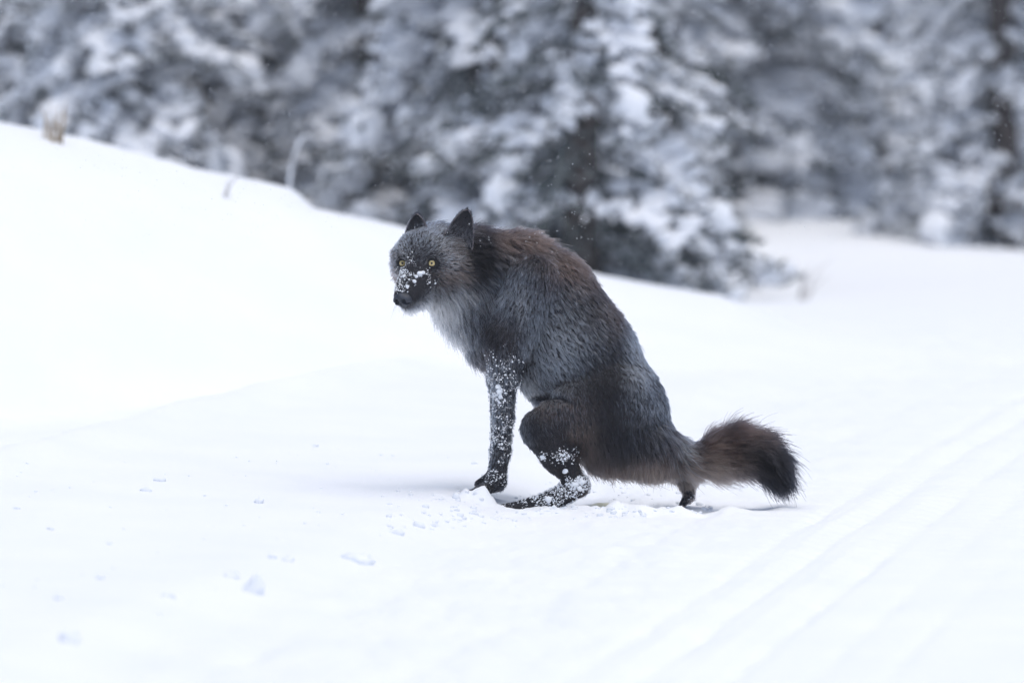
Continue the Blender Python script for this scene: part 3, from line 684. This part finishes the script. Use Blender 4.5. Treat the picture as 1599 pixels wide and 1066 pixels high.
def ear(B, T, Wd, Nn, hw, cup, thick, inner_frost, seed):
    B, T, Wd, Nn = (np.array(q, float) for q in (B, T, Wd, Nn)); Wd = unit(Wd); Nn = unit(Nn - (Nn @ Wd) * Wd); H = np.linalg.norm(T)
    ns, nt_ = 18, 13; s = np.linspace(0, 1, ns)[:, None]; t = np.linspace(-1, 1, nt_)[None]
    wd = hw * np.sqrt(np.clip(1 - s ** 2.2, 0, 1)) * (1 - 0.28 * s) + 0.6
    S, T_ = np.broadcast_arrays(s, t)
    def surf(o): return B + S[..., None] * T + (wd * T_)[..., None] * Wd - (cup * wd / hw * (1 - T_ ** 2))[..., None] * Nn - (o * (1 - T_ ** 2 * 0.6))[..., None] * Nn
    fr_, bk = surf(0).reshape(-1, 3), surf(thick).reshape(-1, 3); v = np.concatenate([fr_, bk]); n0 = ns * nt_
    I = np.arange(n0).reshape(ns, nt_); q = np.stack([I[:-1, :-1], I[:-1, 1:], I[1:, 1:], I[1:, :-1]], -1).reshape(-1, 4)
    f = [q, q[:, ::-1] + n0]
    for ed in (I[:, 0], I[::-1, -1], I[-1, :], I[0, ::-1]):
        f.append(np.stack([ed[:-1], ed[1:], ed[1:] + n0, ed[:-1] + n0], -1))
    f = np.concatenate(f)
    o = obj('ear', mesh('ear', W(v) - wolf_base, f, m_skin), wolf)
    g = np.random.default_rng(seed); up = unit(T)
    # outside and rim, then inside hair
    nb = 2600; rp, pk = sample_faces(bk, q, nb, np.ones(len(q)), g); nn = np.repeat(-Nn[None], nb, 0)
    p1, own1 = grow(rp, nn, np.repeat(up[None], nb, 0), np.full(nb, 5.0), np.full(nb, .3), g, nclump=300, grav=0)
    c1 = coat_colour(np.repeat(np.array([[732., 392, 0]]), nb, 0), g, own1)
    ni = 2200; rp, pk = sample_faces(fr_, q, ni, np.ones(len(q)), g); tt = (rp - B) @ Wd / hw; ss = (rp - B) @ T / H ** 2
    fl = np.repeat(up[None], ni, 0) + Wd * (-0.5 * tt)[:, None]
    p2, own2 = grow(rp, np.repeat(Nn[None], ni, 0), fl, np.where(ss < 0.5, 7.0, 3.5), np.full(ni, .25), g, nclump=300, grav=0)
    k = np.clip((inner_frost * np.clip(1.1 - 1.4 * ss, 0, 1) * (0.3 + g.random(ni))), 0, 1)[:, None, None]
    c2 = np.array([.020, .019, .024])[None, None] * (1 - k) + np.array([.20, .21, .25])[None, None] * k + np.zeros((1, 5, 1))
    nm = 900; sm = g.random(nm); sd_ = np.sign(g.random(nm) - .5); wdm = hw * np.sqrt(np.clip(1 - sm ** 2.2, 0, 1)) * (1 - 0.28 * sm) + 0.6
    rp = B + sm[:, None] * T + (wdm * sd_)[:, None] * Wd; dirn = unit(Wd * sd_[:, None] * (1 - sm[:, None] ** 2) + up * (0.5 + sm[:, None]))
    p3, own3 = grow(rp, dirn, np.repeat(up[None], nm, 0), np.full(nm, 4.5), np.full(nm, .6), g, nclump=200, grav=0)
    c3 = np.zeros((nm, 5, 3)) + np.array([.16, .14, .15]) * (0.3 + 0.9 * g.random((nm, 1, 1)))
    pp = np.concatenate([p1, p2, p3]); cc = np.concatenate([c1, c2, c3])
    add_curves('ear_fur', pp, cc, np.full(len(pp), 0.0005), m_fur, o, wolf_base)
ear((651, 370, -34), (-1, -35, 8), (1, -.10, -.25), (-.35, -.05, -.94), 19, 7, 3, .9, 1)
ear((712, 386, -58), (17, -58, 14), (.95, .20, .10), (-.10, -.05, -1), 25, 11, 3.5, 1.2, 2)

m_claw = mat('claw', (0.02, 0.018, 0.018), 0.4, 0.4)
for q in PR:
    if q['ra'] == 7.5 and q['rb'] == 5:
        dirn = unit(q['b'] - q['a']); t = np.linspace(0, 1, 5)[:, None]
        c = q['b'] + dirn * 3.5 + dirn * t * 7 + np.array([0, 1, 0]) * (t ** 2 * 3 - 1)
        obj('claw', mesh('claw', W(tube(c, 1.9 * (1 - t[:, 0] * .85), 7)[0]) - wolf_base, tube(c, t[:, 0], 7)[1], m_claw), wolf)

# whiskers and frozen chin hairs
g = np.random.default_rng(31); n = 46
rp = np.array([hp(f, -30 - 8 * q, 14 * s) for f, q, s in zip(g.uniform(25, 58, n), g.random(n), np.sign(g.random(n) - .5))])
dr = unit(-HU[None] * 1.0 + g.normal(size=(n, 3)) * 0.4 + HR * np.sign((rp - HM) @ HR)[:, None] * .4); lw = g.uniform(12, 30, n)
wp = np.stack([rp + dr * lw[:, None] * t + np.array([0, 1, 0]) * lw[:, None] * 0.25 * t * t for t in np.linspace(0, 1, 5)], 1)
add_curves('whiskers', wp, np.full((n, 5, 3), 0.55), np.full(n, 0.0006), m_fur, body, wolf_base)

# snow crusted on face and legs
m_crust = mat('crusted_snow', (0.85, 0.87, 0.91), 0.7, 0.3); noise_colour(m_crust, 80, (0.80, 0.83, 0.88), (0.88, 0.90, 0.93))
SN = [(628, 446, 7, 15, 1.1), (640, 430, 8, 14, .8), (658, 430, 12, 8, 1.5), (622, 452, 4, 5, 1.2), (643, 408, 6, 12, .7), (630, 430, 7, 14, 1.2), (668, 440, 10, 8, .8),
      (784, 600, 20, 40, 1.0), (780, 615, 8, 18, 2.5), (784, 660, 18, 30, .8), (782, 700, 16, 40, 1.3), (780, 745, 18, 12, .9), (850, 782, 40, 12, 1.6), (902, 756, 16, 14, 3.2), (880, 768, 20, 12, 2.0), (880, 712, 16, 9, 1.6), (850, 712, 6, 6, 1.5),
      (645, 345, 8, 7, .6), (800, 560, 18, 12, .5), (1200, 706, 25, 22, .10), (1085, 780, 14, 8, .6)]
pw = patch(fc, SN); pw = np.clip(pw, 0, None) * (pw > 0.04) * barea * (fn[:, 2] < 0.25)
ns_ = 8000; rp, pk = sample_faces(bv, bf, ns_, pw, nr); ac = Acc()
dens = patch(rp, SN); _, rl, _ = fur_attrs(rp)
cn = vnoise(rp[:, 0] * 0.16, rp[:, 1] * 0.16 + rp[:, 2] * 0.1)
for i in range(ns_):
    if cn[i] < -0.22 + 0.12 * (dens[i] < 1): continue
    s = (0.45 + 1.2 * nr.random() ** 4) * (0.75 + 0.2 * min(dens[i], 3))
    v, f = lump(ICO1, np.array([s * (0.7 + 0.8 * nr.random()), s * (0.7 + 0.7 * nr.random()), s * 0.7]), 0.7, int(nr.integers(1e6)), 0.6)
    ac.add(v + rp[i] + fn[pk[i]] * min(0.42 * rl[i], 4.0), f)
for cx, cy, s in ((780, 612, 4.5), (783, 620, 3.5), (778, 603, 3.5), (655, 428, 3.6), (650, 433, 3), (661, 426, 3.2), (646, 440, 3), (636, 448, 3), (908, 752, 5), (898, 757, 4.5), (905, 763, 4), (856, 780, 5), (848, 713, 4.5), (882, 735, 4)):
    j = np.argmin((fc[:, 0] - cx) ** 2 + (fc[:, 1] - cy) ** 2 + np.where(fn[:, 2] < -0.2, 0, 1e6) + (fc[:, 2] + 200) * 2.0)
    v, f = lump(ICO2, (s, s * .9, s * .6), 0.45, int(nr.integers(1e6))); ac.add(v + fc[j] + fn[j] * 3.0, f)
v, f = ac.get()
tag(obj('snow_crust', mesh('snow_crust', W(v) - wolf_base, f, m_crust), body), kind='stuff')

# ------------------------------------------------------------------ falling snow
g = np.random.default_rng(15); ac = Acc(); nfl = 11000
d = DW + 1.6 * g.normal(size=nfl); px = g.uniform(-60, 1660, nfl); py = g.uniform(-60, 1000, nfl); c = at(px, py, d)
base = ICO1
for i in range(nfl):
    if c[i, 2] < 0.88: continue
    ac.add(base[0] * (0.0007 + 0.0010 * g.random() ** 2) * (1, 1, 1.2) + c[i], base[1])
m_fl = mat('snowflake', (0.9, 0.92, 0.95), 0.8, 0.1); bt = N(m_fl, 'ShaderNodeBsdfTranslucent'); bt.inputs[0].default_value = (0.92, 0.94, 0.97, 1)
ms = N(m_fl, 'ShaderNodeMixShader'); ms.inputs[0].default_value = 0.5; mo = m_fl.node_tree.nodes['Material Output']
L(m_fl, m_fl.node_tree.nodes['Principled BSDF'].outputs[0], ms.inputs[1]); L(m_fl, bt.outputs[0], ms.inputs[2]); L(m_fl, ms.outputs[0], mo.inputs['Surface'])
tag(obj('falling_snow', mesh('falling_snow', *ac.get(), m_fl)), 'fine snowflakes drifting down through the air', 'snow', None, 'stuff')

# ------------------------------------------------------------------ thin veil of snowfall in the air
hz = bpy.data.materials.new('haze'); hz.use_nodes = True; t_ = hz.node_tree; t_.nodes.clear()
ho = t_.nodes.new('ShaderNodeOutputMaterial'); hv = t_.nodes.new('ShaderNodeVolumePrincipled')
hv.inputs['Color'].default_value = (0.93, 0.95, 1.0, 1); hv.inputs['Density'].default_value = 0.0012
t_.links.new(hv.outputs[0], ho.inputs['Volume'])
hb = np.array([(x, y, z) for x in (-240, 240) for y in (-80, 280) for z in (-4.0, 14.0)], float)
hf = [(0, 1, 3, 2), (4, 6, 7, 5), (0, 4, 5, 1), (2, 3, 7, 6), (0, 2, 6, 4), (1, 5, 7, 3)]
tag(obj('haze', mesh('haze', hb, hf, hz, False)), kind='stuff')
